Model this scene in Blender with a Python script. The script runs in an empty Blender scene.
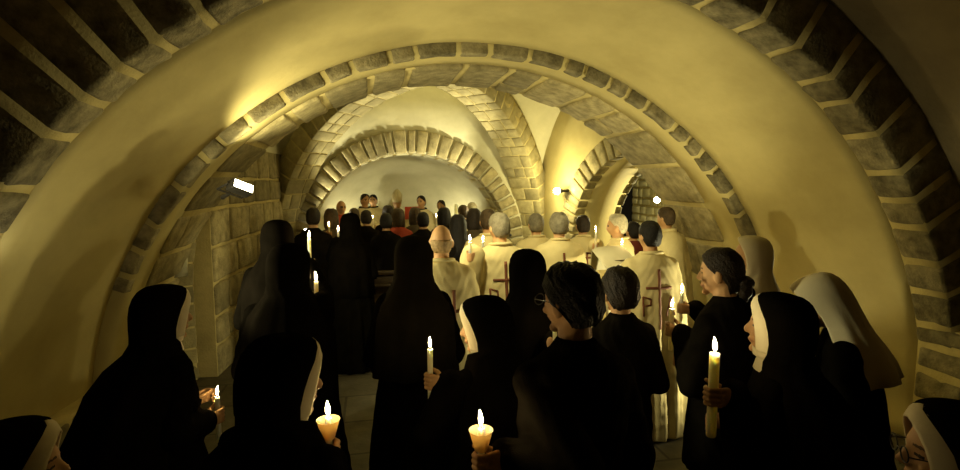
import bpy, bmesh, math, random
import numpy as np
from mathutils import Vector, Matrix, noise
from mathutils.bvhtree import BVHTree
PI = math.pi
R = math.radians
sc = bpy.context.scene
COL = sc.collection
rnd = random.Random(7)

# ------------------------------------------------------------------ camera
F = 520.0
YAW, PITCH = 0.203, 0.103
CAM = Vector((-0.914, 0.0, 2.05))
cam = bpy.data.cameras.new('camera')
cam.sensor_width = 36.0
cam.lens = 36.0 * F / 960.0
cam.clip_start = 0.02
camo = bpy.data.objects.new('camera', cam)
COL.objects.link(camo)
camo.location = CAM
camo.rotation_euler = (PI / 2 - PITCH, 0, -YAW)
sc.camera = camo


def pt(px, py, t):
    """world point seen at pixel (px,py) at depth t in front of the lens"""
    x = (px - 480) / F * t
    z = -(py - 235) / F * t
    y = t
    c, s = math.cos(PITCH), math.sin(PITCH)
    y2 = y * c + z * s
    z2 = z * c - y * s
    c, s = math.cos(YAW), math.sin(YAW)
    return CAM + Vector((x * c + y2 * s, -x * s + y2 * c, z2))


# ------------------------------------------------------------------ materials
def new_mat(name):
    m = bpy.data.materials.new(name)
    m.use_nodes = True
    nt = m.node_tree
    b = nt.nodes['Principled BSDF']
    return m, nt, b


def mottled(name, c1, c2, scale=3.0, rough=0.85, bump=0.15, bscale=40.0, detail=8.0, c3=None, bdist=0.01):
    m, nt, b = new_mat(name)
    tc = nt.nodes.new('ShaderNodeTexCoord')
    n1 = nt.nodes.new('ShaderNodeTexNoise')
    n1.inputs['Scale'].default_value = scale
    n1.inputs['Detail'].default_value = detail
    n1.inputs['Roughness'].default_value = 0.6
    nt.links.new(tc.outputs['Object'], n1.inputs['Vector'])
    cr = nt.nodes.new('ShaderNodeValToRGB')
    cr.color_ramp.elements[0].position = 0.32
    cr.color_ramp.elements[1].position = 0.68
    cr.color_ramp.elements[0].color = (*c1, 1)
    cr.color_ramp.elements[1].color = (*c2, 1)
    if c3:
        e = cr.color_ramp.elements.new(0.5)
        e.color = (*c3, 1)
    nt.links.new(n1.outputs['Fac'], cr.inputs['Fac'])
    nt.links.new(cr.outputs['Color'], b.inputs['Base Color'])
    b.inputs['Roughness'].default_value = rough
    b.inputs['Specular IOR Level'].default_value = 0.25
    if bump > 0:
        n2 = nt.nodes.new('ShaderNodeTexNoise')
        n2.inputs['Scale'].default_value = bscale
        n2.inputs['Detail'].default_value = 6.0
        nt.links.new(tc.outputs['Object'], n2.inputs['Vector'])
        bp = nt.nodes.new('ShaderNodeBump')
        bp.inputs['Strength'].default_value = bump
        bp.inputs['Distance'].default_value = bdist
        nt.links.new(n2.outputs['Fac'], bp.inputs['Height'])
        nt.links.new(bp.outputs['Normal'], b.inputs['Normal'])
    return m


def stone_mat(name, c1, c2, bump=0.8):
    """stone: mottled, each block with a slightly different tone"""
    m = mottled(name, c1, c2, 9.0, 0.9, bump, 55.0, bdist=0.012)
    nt = m.node_tree
    b = nt.nodes['Principled BSDF']
    g = nt.nodes.new('ShaderNodeNewGeometry')
    mr = nt.nodes.new('ShaderNodeMapRange')
    mr.inputs['To Min'].default_value = 0.68
    mr.inputs['To Max'].default_value = 1.22
    nt.links.new(g.outputs['Random Per Island'], mr.inputs['Value'])
    mx = nt.nodes.new('ShaderNodeMix')
    mx.data_type = 'RGBA'
    mx.blend_type = 'MULTIPLY'
    mx.inputs['Factor'].default_value = 1.0
    src = b.inputs['Base Color'].links[0].from_socket
    nt.links.new(src, mx.inputs['A'])
    nt.links.new(mr.outputs['Result'], mx.inputs['B'])
    nt.links.new(mx.outputs['Result'], b.inputs['Base Color'])
    return m


def emit(name, col, strength):
    m, nt, b = new_mat(name)
    b.inputs['Base Color'].default_value = (*col, 1)
    b.inputs['Emission Color'].default_value = (*col, 1)
    b.inputs['Emission Strength'].default_value = strength
    return m


M = {}
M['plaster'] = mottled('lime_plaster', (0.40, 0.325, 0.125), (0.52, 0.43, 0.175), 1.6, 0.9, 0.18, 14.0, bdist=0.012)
M['dim'] = mottled('shaded_plaster', (0.17, 0.125, 0.06), (0.25, 0.19, 0.09), 1.6, 0.9, 0.35, 14.0, bdist=0.02)  # browner plaster, darkened to carry the shade of the unlit nearest bay
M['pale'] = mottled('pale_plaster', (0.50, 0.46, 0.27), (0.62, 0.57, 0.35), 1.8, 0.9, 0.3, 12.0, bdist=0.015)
M['stone'] = stone_mat('granite', (0.20, 0.165, 0.075), (0.42, 0.35, 0.17))
M['ribstone'] = stone_mat('rib_stone', (0.27, 0.225, 0.10), (0.42, 0.355, 0.165), 0.6)
M['darkstone'] = stone_mat('dark_granite', (0.10, 0.082, 0.04), (0.33, 0.28, 0.145))
M['mortar'] = mottled('mortar', (0.42, 0.34, 0.135), (0.56, 0.46, 0.19), 6.0, 0.95, 0.5, 60.0)
M['floor'] = mottled('floor_stone', (0.10, 0.09, 0.06), (0.17, 0.15, 0.10), 5.0, 0.55, 0.3, 30.0)
M['black'] = mottled('black_wool', (0.0030, 0.0025, 0.0018), (0.006, 0.005, 0.0034), 9.0, 0.9, 0.2, 200.0)
M['veil'] = mottled('black_veil', (0.0036, 0.003, 0.0021), (0.0075, 0.006, 0.0042), 6.0, 0.85, 0.2, 220.0)
M['greyveil'] = mottled('grey_veil', (0.014, 0.012, 0.0075), (0.024, 0.020, 0.014), 6.0, 0.85, 0.2, 220.0)
M['suit'] = mottled('dark_suit', (0.0065, 0.0054, 0.004), (0.012, 0.010, 0.007), 9.0, 0.8, 0.2, 200.0)
M['trousers'] = mottled('dark_trousers', (0.009, 0.008, 0.006), (0.016, 0.013, 0.010), 9.0, 0.8, 0.2, 200.0)
M['brown'] = mottled('brown_wool', (0.05, 0.036, 0.016), (0.09, 0.065, 0.03), 8.0, 0.9, 0.2, 160.0)
M['red'] = mottled('red_cloth', (0.36, 0.05, 0.02), (0.48, 0.08, 0.035), 6.0, 0.8, 0.1, 90.0)
M['darkred'] = mottled('dark_red_cloth', (0.11, 0.02, 0.012), (0.17, 0.03, 0.02), 6.0, 0.8, 0.1, 90.0)
M['white'] = mottled('white_linen', (0.62, 0.53, 0.29), (0.72, 0.62, 0.36), 4.0, 0.85, 0.15, 90.0)
M['cream'] = mottled('cream_chasuble', (0.56, 0.46, 0.20), (0.68, 0.57, 0.28), 4.0, 0.8, 0.15, 90.0)
M['band'] = mottled('white_band', (0.72, 0.62, 0.40), (0.80, 0.70, 0.46), 5.0, 0.8, 0.1, 120.0)
M['emblem'] = mottled('emblem_red', (0.13, 0.045, 0.02), (0.20, 0.07, 0.03), 20.0, 0.7, 0.0)
M['skin'] = mottled('skin', (0.50, 0.28, 0.12), (0.60, 0.35, 0.16), 12.0, 0.55, 0.1, 150.0)
M['lip'] = mottled('lips', (0.42, 0.20, 0.10), (0.46, 0.23, 0.12), 12.0, 0.5, 0.0)
M['eye'] = mottled('eye_dark', (0.03, 0.02, 0.012), (0.06, 0.04, 0.02), 60.0, 0.3, 0.0)
for k, a in dict(black_hair=(0.009, 0.007, 0.005), dark_hair=(0.022, 0.014, 0.007), brown_hair=(0.07, 0.045, 0.02),
                 fair_hair=(0.40, 0.27, 0.12), grey_hair=(0.22, 0.19, 0.12), white_hair=(0.55, 0.48, 0.30)).items():
    M[k] = mottled(k, tuple(c * 0.6 for c in a), tuple(c * 1.3 for c in a), 22.0, 0.55, 0.9, 120.0)
for k in ('black', 'veil', 'greyveil', 'suit', 'trousers'):
    M[k].node_tree.nodes['Principled BSDF'].inputs['Specular IOR Level'].default_value = 0.0
M['brow'] = mottled('eyebrow', (0.12, 0.065, 0.03), (0.16, 0.09, 0.04), 60.0, 0.6, 0.0)
M['whiteveil'] = mottled('white_veil', (0.66, 0.57, 0.36), (0.74, 0.65, 0.42), 5.0, 0.85, 0.1, 120.0)
M['metal'] = mottled('dark_metal', (0.02, 0.018, 0.014), (0.04, 0.036, 0.03), 20.0, 0.4, 0.0)
M['gold'] = mottled('gilt', (0.45, 0.32, 0.08), (0.6, 0.43, 0.12), 20.0, 0.35, 0.0)
M['gold'].node_tree.nodes['Principled BSDF'].inputs['Metallic'].default_value = 0.8
M['wood'] = mottled('dark_oak', (0.035, 0.022, 0.010), (0.075, 0.048, 0.02), 14.0, 0.45, 0.2, 60.0)
M['paper'] = mottled('white_paper', (0.70, 0.63, 0.40), (0.76, 0.69, 0.45), 8.0, 0.8, 0.0)
M['flame'] = emit('candle_flame', (1.0, 0.74, 0.33), 220.0)
M['lampglass'] = emit('lamp_glass', (1.0, 0.93, 0.66), 14.0)
M['bulb'] = emit('bulb_glass', (1.0, 0.92, 0.62), 25.0)
m, nt, b = new_mat('candle_wax')
b.inputs['Base Color'].default_value = (0.92, 0.80, 0.52, 1)
b.inputs['Roughness'].default_value = 0.5
b.inputs['Subsurface Weight'].default_value = 0.8
b.inputs['Subsurface Radius'].default_value = (0.06, 0.042, 0.02)
b.inputs['Subsurface Scale'].default_value = 3.0
M['wax'] = m
m, nt, b = new_mat('drip_cup_plastic')
b.inputs['Base Color'].default_value = (0.9, 0.75, 0.45, 1)
b.inputs['Roughness'].default_value = 0.6
tr = nt.nodes.new('ShaderNodeBsdfTranslucent')
tr.inputs['Color'].default_value = (0.9, 0.72, 0.4, 1)
ms = nt.nodes.new('ShaderNodeMixShader')
ms.inputs[0].default_value = 0.6
nt.links.new(b.outputs[0], ms.inputs[1])
nt.links.new(tr.outputs[0], ms.inputs[2])
nt.links.new(ms.outputs[0], nt.nodes['Material Output'].inputs['Surface'])
M['cup'] = m


# ------------------------------------------------------------------ object helpers
def mesh_obj(name, verts, faces, mats, parent=None, smooth=True, mi=None):
    me = bpy.data.meshes.new(name)
    me.from_pydata([tuple(v) for v in verts], [], faces)
    return me_obj(name, me, mats, parent, smooth, mi)


def me_obj(name, me, mats, parent=None, smooth=True, mi=None):
    if not isinstance(mats, (list, tuple)):
        mats = [mats]
    me.materials.clear()
    for mm in mats:
        me.materials.append(mm)
    if mi is not None:
        me.polygons.foreach_set('material_index', np.asarray(mi, dtype=np.int32))
    me.polygons.foreach_set('use_smooth', np.full(len(me.polygons), smooth, dtype=bool))
    me.update()
    o = bpy.data.objects.new(name, me)
    COL.objects.link(o)
    if parent is not None:
        o.parent = parent
    return o


def thing(name, label, cat, loc=(0, 0, 0), rotz=0.0, group=None):
    o = bpy.data.objects.new(name, None)
    COL.objects.link(o)
    o.empty_display_size = 0.1
    o.location = loc
    o.rotation_euler = (0, 0, rotz)
    tag(o, label, cat, group)
    return o


def tag(o, label, cat, group=None):
    o['label'] = label
    o['category'] = cat
    if group:
        o['group'] = group


def struct(o, label=None):
    o['kind'] = 'structure'
    if label:
        o['label'] = label
    return o


class MB:
    """collects verts/faces with a material index"""
    def __init__(s):
        s.v, s.f, s.m = [], [], []

    def add(s, verts, faces, mi=0):
        o = len(s.v)
        s.v += [Vector(v) for v in verts]
        s.f += [tuple(i + o for i in f) for f in faces]
        s.m += [mi] * len(faces)

    def grid(s, rows, mi=0, close_u=False, close_v=False):
        o = len(s.v)
        n, k = len(rows), len(rows[0])
        for r in rows:
            s.v += [Vector(v) for v in r]
        for i in range(n if close_v else n - 1):
            for j in range(k if close_u else k - 1):
                a = o + i * k + j
                b_ = o + i * k + (j + 1) % k
                c = o + ((i + 1) % n) * k + (j + 1) % k
                d = o + ((i + 1) % n) * k + j
                s.f.append((a, b_, c, d))
                s.m.append(mi)

    def loft(s, rows, mi=0):
        """closed tube with capped ends; rows of equal length rings"""
        o = len(s.v)
        k = len(rows[0])
        s.grid(rows, mi, close_u=True)
        s.f.append(tuple(o + i for i in range(k))[::-1])
        s.m.append(mi)
        e = o + (len(rows) - 1) * k
        s.f.append(tuple(e + i for i in range(k)))
        s.m.append(mi)

    def lathe(s, prof, c=(0, 0, 0), n=20, mi=0):
        rows = []
        for r, z in prof:
            rows.append([(c[0] + r * math.cos(2 * PI * j / n), c[1] + r * math.sin(2 * PI * j / n), c[2] + z) for j in range(n)])
        s.loft(rows, mi)

    def ell(s, c, r, mi=0, mat=None, nu=16, nv=10):
        rows = []
        c = Vector(c)
        for i in range(nv + 1):
            th = -PI / 2 + PI * i / nv
            th = max(-PI / 2 + 0.02, min(PI / 2 - 0.02, th))
            row = []
            for j in range(nu):
                ph = 2 * PI * j / nu
                p = Vector((r[0] * math.cos(th) * math.cos(ph), r[1] * math.cos(th) * math.sin(ph), r[2] * math.sin(th)))
                if mat:
                    p = mat @ p
                row.append(c + p)
            rows.append(row)
        s.loft(rows, mi)

    def cap(s, p0, p1, r0, r1, mi=0, n=12, flat=1.0):
        """tapered capsule"""
        p0, p1 = Vector(p0), Vector(p1)
        d = p1 - p0
        L = d.length
        d = d.normalized() if L > 1e-6 else Vector((0, 0, 1))
        up = Vector((0, 0, 1)) if abs(d.z) < 0.9 else Vector((0, 1, 0))
        a = d.cross(up).normalized()
        b_ = d.cross(a).normalized()
        rows = []
        for k in (-0.98, -0.7, -0.35):
            rows.append((p0 + d * r0 * k, r0 * math.sqrt(1 - k * k)))
        rows += [(p0, r0), (p1, r1)]
        for k in (0.35, 0.7, 0.98):
            rows.append((p1 + d * r1 * k, r1 * math.sqrt(1 - k * k)))
        s.loft([[c + a * rr * math.cos(2 * PI * j / n) + b_ * rr * flat * math.sin(2 * PI * j / n) for j in range(n)] for c, rr in rows], mi)

    def box(s, c, h, mi=0, rad=0.01, mat=None):
        """rounded box, centre c, half sizes h"""
        c = Vector(c)
        def mp(p):
            q = Vector((p[0] * h[0], p[1] * h[1], p[2] * h[2]))
            if mat:
                q = mat @ q
            return c + q
        v, f = rbox(mp, [min(0.45, rad / max(x, 1e-4)) for x in h])
        s.add(v, f, mi)

    def obj(s, name, mats, parent=None, smooth=True):
        return mesh_obj(name, s.v, s.f, mats, parent, smooth, s.m)


_rb_cache = {}


def rbox(mp, b, mid=True):
    tk = []
    for i in range(3):
        tk.append([-1, -(1 - b[i]), 0, (1 - b[i]), 1])
    idx = {}
    verts, faces = [], []

    def vid(i, j, k):
        if (i, j, k) not in idx:
            p = [tk[0][i], tk[1][j], tk[2][k]]
            q, d = [], []
            for a in range(3):
                lim = 1 - b[a]
                qq = max(-lim, min(lim, p[a]))
                q.append(qq)
                d.append((p[a] - qq) / b[a])
            L = math.sqrt(sum(x * x for x in d))
            if L > 0:
                d = [x / L for x in d]
            pp = [q[a] + d[a] * b[a] for a in range(3)]
            idx[(i, j, k)] = len(verts)
            verts.append(mp(pp))
        return idx[(i, j, k)]
    for a in range(4):
        for c in range(4):
            for s in (0, 4):
                A = [vid(s, a, c), vid(s, a + 1, c), vid(s, a + 1, c + 1), vid(s, a, c + 1)]
                B = [vid(a, s, c), vid(a + 1, s, c), vid(a + 1, s, c + 1), vid(a, s, c + 1)]
                C = [vid(a, c, s), vid(a + 1, c, s), vid(a + 1, c + 1, s), vid(a, c + 1, s)]
                if s == 0:
                    A, C = A[::-1], C[::-1]
                else:
                    B = B[::-1]
                faces += [tuple(A), tuple(B), tuple(C)]
    return verts, faces


def jit(p, amp, fr=5.0):
    n = noise.noise_vector(p * fr)
    return p + n * amp


# ------------------------------------------------------------------ the vault
class Fr:
    """arch frame: O = centre of the circle on its front plane, e = to the right, n = into depth"""
    def __init__(s, O, e=(1, 0, 0), n=(0, 1, 0)):
        s.O, s.e, s.n = Vector(O), Vector(e).normalized(), Vector(n).normalized()

    def P(s, th, r, y):
        if th < 0:
            x, z = r, r * th
        elif th > PI:
            x, z = -r, -(th - PI) * r
        else:
            x, z = r * math.cos(th), r * math.sin(th)
        p = s.O + s.e * x + s.n * y
        p.z += z
        return p


def fun(v):
    return v if callable(v) else (lambda th: v)


def voussoirs(mb, fr, r0, r1, y0, y1, pitch, gap, th0, th1, mi=0, rad=0.02, amp=0.012, split=0.0, vary=0.25, r1vary=0.0):
    r0f, r1f = fun(r0), fun(r1)
    th = th0
    while th < th1 - 0.01:
        rm = r0f(th)
        w = pitch / rm * rnd.uniform(1 - vary, 1 + vary)
        w = min(w, th1 - th)
        if th1 - (th + w) < 0.4 * pitch / rm:
            w = th1 - th
        ta, tb = th + gap / rm / 2, th + w - gap / rm / 2
        segs = [(y0, y1)]
        if rnd.random() < split:
            m_ = y0 + (y1 - y0) * rnd.uniform(0.35, 0.65)
            segs = [(y0, m_ - gap / 3), (m_ + gap / 3, y1)]
        dr = rnd.uniform(-r1vary, r1vary)
        for ya, yb in segs:
            def mp(p, ta=ta, tb=tb, ya=ya, yb=yb):
                t_ = (ta + tb) / 2 + p[0] * (tb - ta) / 2
                a, b_ = r0f(t_), r1f(t_) + dr
                return jit(fr.P(t_, (a + b_) / 2 + p[2] * (b_ - a) / 2, (ya + yb) / 2 + p[1] * (yb - ya) / 2), amp, 7.0)
            hs = ((tb - ta) * rm / 2, (yb - ya) / 2, (r1f(ta) - r0f(ta)) / 2)
            v, f = rbox(mp, [max(0.02, min(0.45, rad / max(h, 1e-3))) for h in hs])
            mb.add(v, f, mi)
        th += w


def ring(mb, fr, r0, r1, y0, y1, th0, th1, mi=1, n=64):
    r0f, r1f = fun(r0), fun(r1)
    rows = []
    for i in range(n + 1):
        t_ = th0 + (th1 - th0) * i / n
        a, b_ = r0f(t_), r1f(t_)
        rows.append([fr.P(t_, a, y0), fr.P(t_, a, (y0 + y1) / 2), fr.P(t_, a, y1), fr.P(t_, b_, y1), fr.P(t_, b_, y0)])
    mb.loft(rows, mi)


def shell(name, rows, mat, thick=0.12, label=None, flip=False):
    mb = MB()
    mb.grid(rows)
    if flip:
        mb.f = [f[::-1] for f in mb.f]
    o = mb.obj(name, mat)
    md = o.modifiers.new('thickness', 'SOLIDIFY')
    md.thickness = thick
    md.offset = -1
    return struct(o, label)


CZ = 0.115
R1, R2 = 3.244, 3.0
Y1N, Y1, Y2, Y2M, Y2I = 2.87, 3.144, 4.404, 4.80, 5.70


def sm(x, a, b_):
    x = max(0.0, min(1.0, (x - a) / (b_ - a)))
    return x * x * (3 - 2 * x)


r_near = lambda th: 3.60 + 0.42 * sm(th, PI * 0.5, PI * 0.8)
thf = lambda r: CZ / r          # angle that reaches the floor below springing

# near bay (over the camera)
fA = Fr((0, 0, CZ))
ths = [-thf(3.6) + (PI + 2 * thf(3.6)) * i / 60 for i in range(61)]
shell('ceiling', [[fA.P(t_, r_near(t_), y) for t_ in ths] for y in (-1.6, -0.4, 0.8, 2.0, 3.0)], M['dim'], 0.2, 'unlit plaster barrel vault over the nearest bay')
# first transverse arch
mb = MB()
voussoirs(mb, fA, R1, lambda t_: r_near(t_) + 0.06, Y1N, Y1, 0.285, 0.042, -thf(R1), PI + thf(R1), 0, 0.025, 0.014, r1vary=0.02)
ring(mb, fA, R1 + 0.014, lambda t_: r_near(t_) + 0.05, Y1N + 0.012, Y1 - 0.005, -thf(R1), PI + thf(R1), 1)
struct(mb.obj('trim_1', [M['darkstone'], M['mortar']]), 'nearest transverse arch of dark granite blocks')
# barrel between the first and second arch
rows = []
for k in range(13):
    u = k / 12
    y = Y1 + (Y2 - Y1) * u
    r = R1 + 0.01 + (R2 + 0.075 - R1) * u
    rows.append([jit(fA.P(-thf(r) + (PI + 2 * thf(r)) * i / 96, r, y), 0.012, 1.3) for i in range(97)])
shell('ceiling', rows, M['plaster'], 0.2, 'lit plaster barrel vault between the two stone arches')
# second arch: thin arris stones, plaster strip, then a broad band of large blocks
mb = MB()
e0 = thf(R2)
voussoirs(mb, fA, R2 - 0.01, R2 + 0.16, Y2 - 0.012, Y2 + 0.10, 0.26, 0.035, 0.36, PI - 0.36, 2, 0.02, 0.014, vary=0.35)
ring(mb, fA, R2, R2 + 0.2, Y2, Y2M + 0.05, -e0, PI + e0, 1, 90)
Rb = lambda t_: R2 - 0.045 + 0.03 * abs(math.cos(t_))
voussoirs(mb, fA, Rb, R2 + 0.35, Y2M, Y2I, 0.42, 0.055, -e0, PI + e0, 0, 0.03, 0.018, split=0.25, vary=0.3)
ring(mb, fA, lambda t_: Rb(t_) + 0.022, R2 + 0.34, Y2M + 0.015, Y2I - 0.015, -e0, PI + e0, 3, 90)
struct(mb.obj('trim_2', [M['stone'], M['plaster'], M['darkstone'], M['mortar']]), 'second transverse arch with thin edge stones and broad block underside')

# bay with crossing ribs
NL, NR = Vector((-2.75, 5.66, 0)), Vector((2.85, 5.66, 0))
FL, FRc = Vector((-2.33, 8.78, 0)), Vector((1.90, 8.78, 0))
ZS, ZC = 1.10, 3.66


def bil(u, v):
    a = NL * (1 - u) / 2 + NR * (1 + u) / 2
    c = FL * (1 - u) / 2 + FRc * (1 + u) / 2
    return a * (1 - v) / 2 + c * (1 + v) / 2


def hv(u):
    return ZS + (ZC - ZS) * math.sqrt(max(0, 1 - u * u))


tt = [math.sin(-PI / 2 + PI * i / 40) for i in range(41)]
rows = []
for v in tt:
    row = []
    for u in tt:
        p = bil(u, v)
        p.z = max(hv(u), hv(v)) + 0.06 * (1 - u * u) * (1 - v * v)
        row.append(jit(p, 0.015, 2.0))
    rows.append(row)
shell('ceiling', rows, M['pale'], 0.2, 'pale groin vault behind the second arch', flip=True)

RIBC = bil(0, 0) + Vector((0.03, -0.1, 0))
mb = MB()


def rib(mb, foot, w=0.57, dep=0.34, zs=1.0, zc=3.40, nrow=13):
    foot = Vector((foot.x, foot.y, 0))
    d = (foot - RIBC)
    d.z = 0
    Ld = d.length
    d.normalize()
    side = Vector((-d.y, d.x, 0))
    # path points: (plan distance, z)
    path = []
    for i in range(81):
        al = PI / 2 * i / 80
        path.append((Ld * math.sin(al), zs + (zc - zs) * math.cos(al)))
    for i in range(1, 21):
        path.append((Ld, zs * (1 - i / 20)))
    # arc length table
    S = [0]
    for a, b_ in zip(path, path[1:]):
        S.append(S[-1] + math.hypot(b_[0] - a[0], b_[1] - a[1]))

    def at(s):
        s = max(0, min(S[-1], s))
        k = max(i for i in range(len(S)) if S[i] <= s + 1e-9)
        k = min(k, len(S) - 2)
        u = (s - S[k]) / (S[k + 1] - S[k])
        a, b_ = path[k], path[k + 1]
        p = (a[0] + (b_[0] - a[0]) * u, a[1] + (b_[1] - a[1]) * u)
        tx, tz = b_[0] - a[0], b_[1] - a[1]
        l = math.hypot(tx, tz)
        return p, (-tz / l, tx / l)       # outward normal (away from the room)

    def pos(s, x, h):
        p, n = at(s)
        return RIBC * 1.0 + d * (p[0] + n[0] * h) + side * x + Vector((0, 0, p[1] + n[1] * h - RIBC.z))
    s = 0.10
    odd = False
    while s < S[-1] - 0.02:
        L = min(rnd.uniform(0.17, 0.26), S[-1] - s)
        cuts = [-w / 2, rnd.uniform(-0.09, 0.09) + (0.06 if odd else -0.06), w / 2]
        if rnd.random() < 0.3:
            cuts = [-w / 2, -w * 0.17, w * 0.2, w / 2]
        odd = not odd
        for xa, xb in zip(cuts, cuts[1:]):
            def mp(p, s=s, L=L, xa=xa, xb=xb):
                return jit(pos(s + L / 2 + p[0] * (L / 2 - 0.008), (xa + xb) / 2 + p[1] * ((xb - xa) / 2 - 0.008), dep / 2 + p[2] * dep / 2), 0.008, 6.0)
            v, f = rbox(mp, [0.12, 0.1, 0.08])
            mb.add(v, f, 0)
        s += L
    rows = []
    for i in range(61):
        s = S[-1] * i / 60
        rows.append([pos(s, -w / 2 + 0.012, 0.012), pos(s, w / 2 - 0.012, 0.012), pos(s, w / 2 - 0.012, dep), pos(s, -w / 2 + 0.012, dep)])
    mb.loft(rows, 1)


for ft in (FL + Vector((0.13, -0.08, 0)), FRc + Vector((-0.15, -0.08, 0))):
    rib(mb, ft, dep=0.32)
for ft in (NL + Vector((-0.05, 0.22, 0)), NR + Vector((0.0, 0.24, 0))):
    rib(mb, ft, w=0.40, dep=0.30)
v_, f_ = rbox(lambda p: RIBC + Vector((p[0] * 0.26, p[1] * 0.26, 3.52 + p[2] * 0.13)), [0.3, 0.3, 0.3])
mb.add(v_, f_, 0)
struct(mb.obj('trim_3', [M['ribstone'], M['mortar']]), 'two crossing vault ribs of coursed stone')


def arch_wall(mb, fr, Rr, u0, u1, ztop, y0, y1, mi=0, n=40):
    """wall plane with an arched opening of radius Rr; u along e"""
    e_ = fr.O.z / Rr

    def proj(th):
        c, s = (math.cos(th), math.sin(th)) if 0 <= th <= PI else ((1, 0) if th < 0 else (-1, 0))
        if th < 0:
            return (u1, Rr * th)
        if th > PI:
            return (u0, -(th - PI) * Rr)
        k = 1e9
        if c > 1e-6: k = min(k, u1 / c)
        if c < -1e-6: k = min(k, u0 / c)
        if s > 1e-6: k = min(k, (ztop - fr.O.z) / s)
        return (c * k, s * k)
    fa, ba = [], []
    inner, outer = [], []
    corner = [math.atan2(ztop - fr.O.z, u1), math.atan2(ztop - fr.O.z, u0)]
    thl = sorted([-e_ + (PI + 2 * e_) * i / n for i in range(n + 1)] + corner)
    rows = []
    for th in thl:
        a = fr.P(th, Rr, 0)
        x, z = proj(th)
        o_ = fr.O + fr.e * x
        o_.z += z
        nn = fr.n
        m_ = a.lerp(o_, 0.5)
        rows.append([a + nn * y0, m_ + nn * y0, o_ + nn * y0, o_ + nn * y1, m_ + nn * y1, a + nn * y1])
    mb.loft(rows, mi)


# side wall left (solid, coursed stone) from the second arch to the left rib foot
def coursed_wall(mb, A, B, z0, z1, thick, course=0.3, length=0.5, mi=0, mm=1, gap=0.03, amp=0.015):
    A, B = Vector(A), Vector(B)
    d = B - A
    L = d.length
    d.normalize()
    nrm = Vector((d.y, -d.x, 0))     # faces the right hand side of A->B
    z = z0
    while z < z1 - 0.02:
        h = min(course * rnd.uniform(0.8, 1.2), z1 - z)
        if z1 - (z + h) < 0.1: h = z1 - z
        u = 0
        while u < L - 0.02:
            l = min(length * rnd.uniform(0.6, 1.4), L - u)
            if L - (u + l) < 0.12: l = L - u
            def mp(p, u=u, l=l, z=z, h=h):
                return jit(A + d * (u + l / 2 + p[0] * (l / 2 - gap / 2)) - nrm * (thick / 2 - 0.0 + p[1] * thick / 2) + Vector((0, 0, z + h / 2 + p[2] * (h / 2 - gap / 2))), amp, 6.0)
            v, f = rbox(mp, [min(.4, 0.03 / (l / 2)), min(.4, 0.03 / (thick / 2)), min(.4, 0.03 / (h / 2))])
            mb.add(v, f, mi)
            u += l
        z += h
    c = (A + B) / 2 - nrm * (thick / 2 + 0.012)
    mt = Matrix((( d.x, -nrm.x, 0), (d.y, -nrm.y, 0), (0, 0, 1)))
    mb.box(c + Vector((0, 0, (z0 + z1) / 2)), (L / 2 - 0.005, thick / 2 - 0.014, (z1 - z0) / 2 - 0.005), mm, 0.005, mt)


mb = MB()
coursed_wall(mb, (-2.52, 5.72, 0), (-2.26, 8.70, 0), 0, 2.5, 0.5, 0.36, 0.55)
mb.grid([[Vector((-2.50, 5.70, 2.45)), Vector((-2.24, 8.70, 2.45))], [Vector((-2.55, 5.70, 3.75)), Vector((-2.35, 8.70, 3.75))]], 2)
struct(mb.obj('wall_left', [M['stone'], M['mortar'], M['pale']]), 'coursed stone wall left of the crossing ribs')

# right wall with the side arch
wd = Vector((FRc.x - NR.x, FRc.y - NR.y, 0)).normalized()
wn = Vector((wd.y, -wd.x, 0))          # outward, away from the room (+x)
sO = Vector((2.595, 6.45, 1.10))
fS = Fr(sO, wd, wn)
mb = MB()
arch_wall(mb, fS, 1.38, -0.85, 2.45, 3.75, 0.0, 0.90, 0)
voussoirs(mb, fS, 1.36, 1.70, -0.035, 0.16, 0.16, 0.035, 0.0, PI * 0.75, 1, 0.015, 0.01, vary=0.3)
voussoirs(mb, fS, 1.35, 1.52, 0.80, 0.92, 0.2, 0.03, 0.0, PI * 0.75, 2, 0.015, 0.01, vary=0.3)
struct(mb.obj('wall_right', [M['plaster'], M['stone'], M['darkstone']]), 'right wall with a round arch opening to the side aisle')
mb = MB()
coursed_wall(mb, (4.9, 11.0, 0), (4.6, 5.0, 0), 0, 3.6, 0.4, 0.19, 0.3, gap=0.035)
struct(mb.obj('wall_aisle', [M['pale'], M['mortar']]), 'small block masonry wall of the lit side aisle')

# chancel arch
fC = Fr((-0.28, 8.76, 0.80))
mb = MB()
arch_wall(mb, fC, 1.74, -2.2, 2.2, 3.85, 0.03, 0.42, 2)
voussoirs(mb, fC, 1.72, lambda t_: 1.97 + 0.12 * math.sin(max(0, min(PI, t_))) ** 2, -0.005, 0.26, 0.165, 0.032, -0.46, PI + 0.46, 0, 0.018, 0.012, vary=0.25)
struct(mb.obj('trim_4', [M['stone'], M['mortar'], M['pale']]), 'chancel arch ring of rough wedge stones')
mb = MB()
fD = Fr((-0.28, 9.18, 0.78))
voussoirs(mb, fD, 1.73, 1.95, 0.02, 0.55, 0.24, 0.05, -0.46, PI + 0.46, 0, 0.02, 0.012, split=0.5)
ring(mb, fD, 1.745, 1.94, 0.03, 0.54, -0.46, PI + 0.46, 1)
struct(mb.obj('trim_5', [M['pale'], M['mortar']]), 'bright inner arch before the apse')
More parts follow.
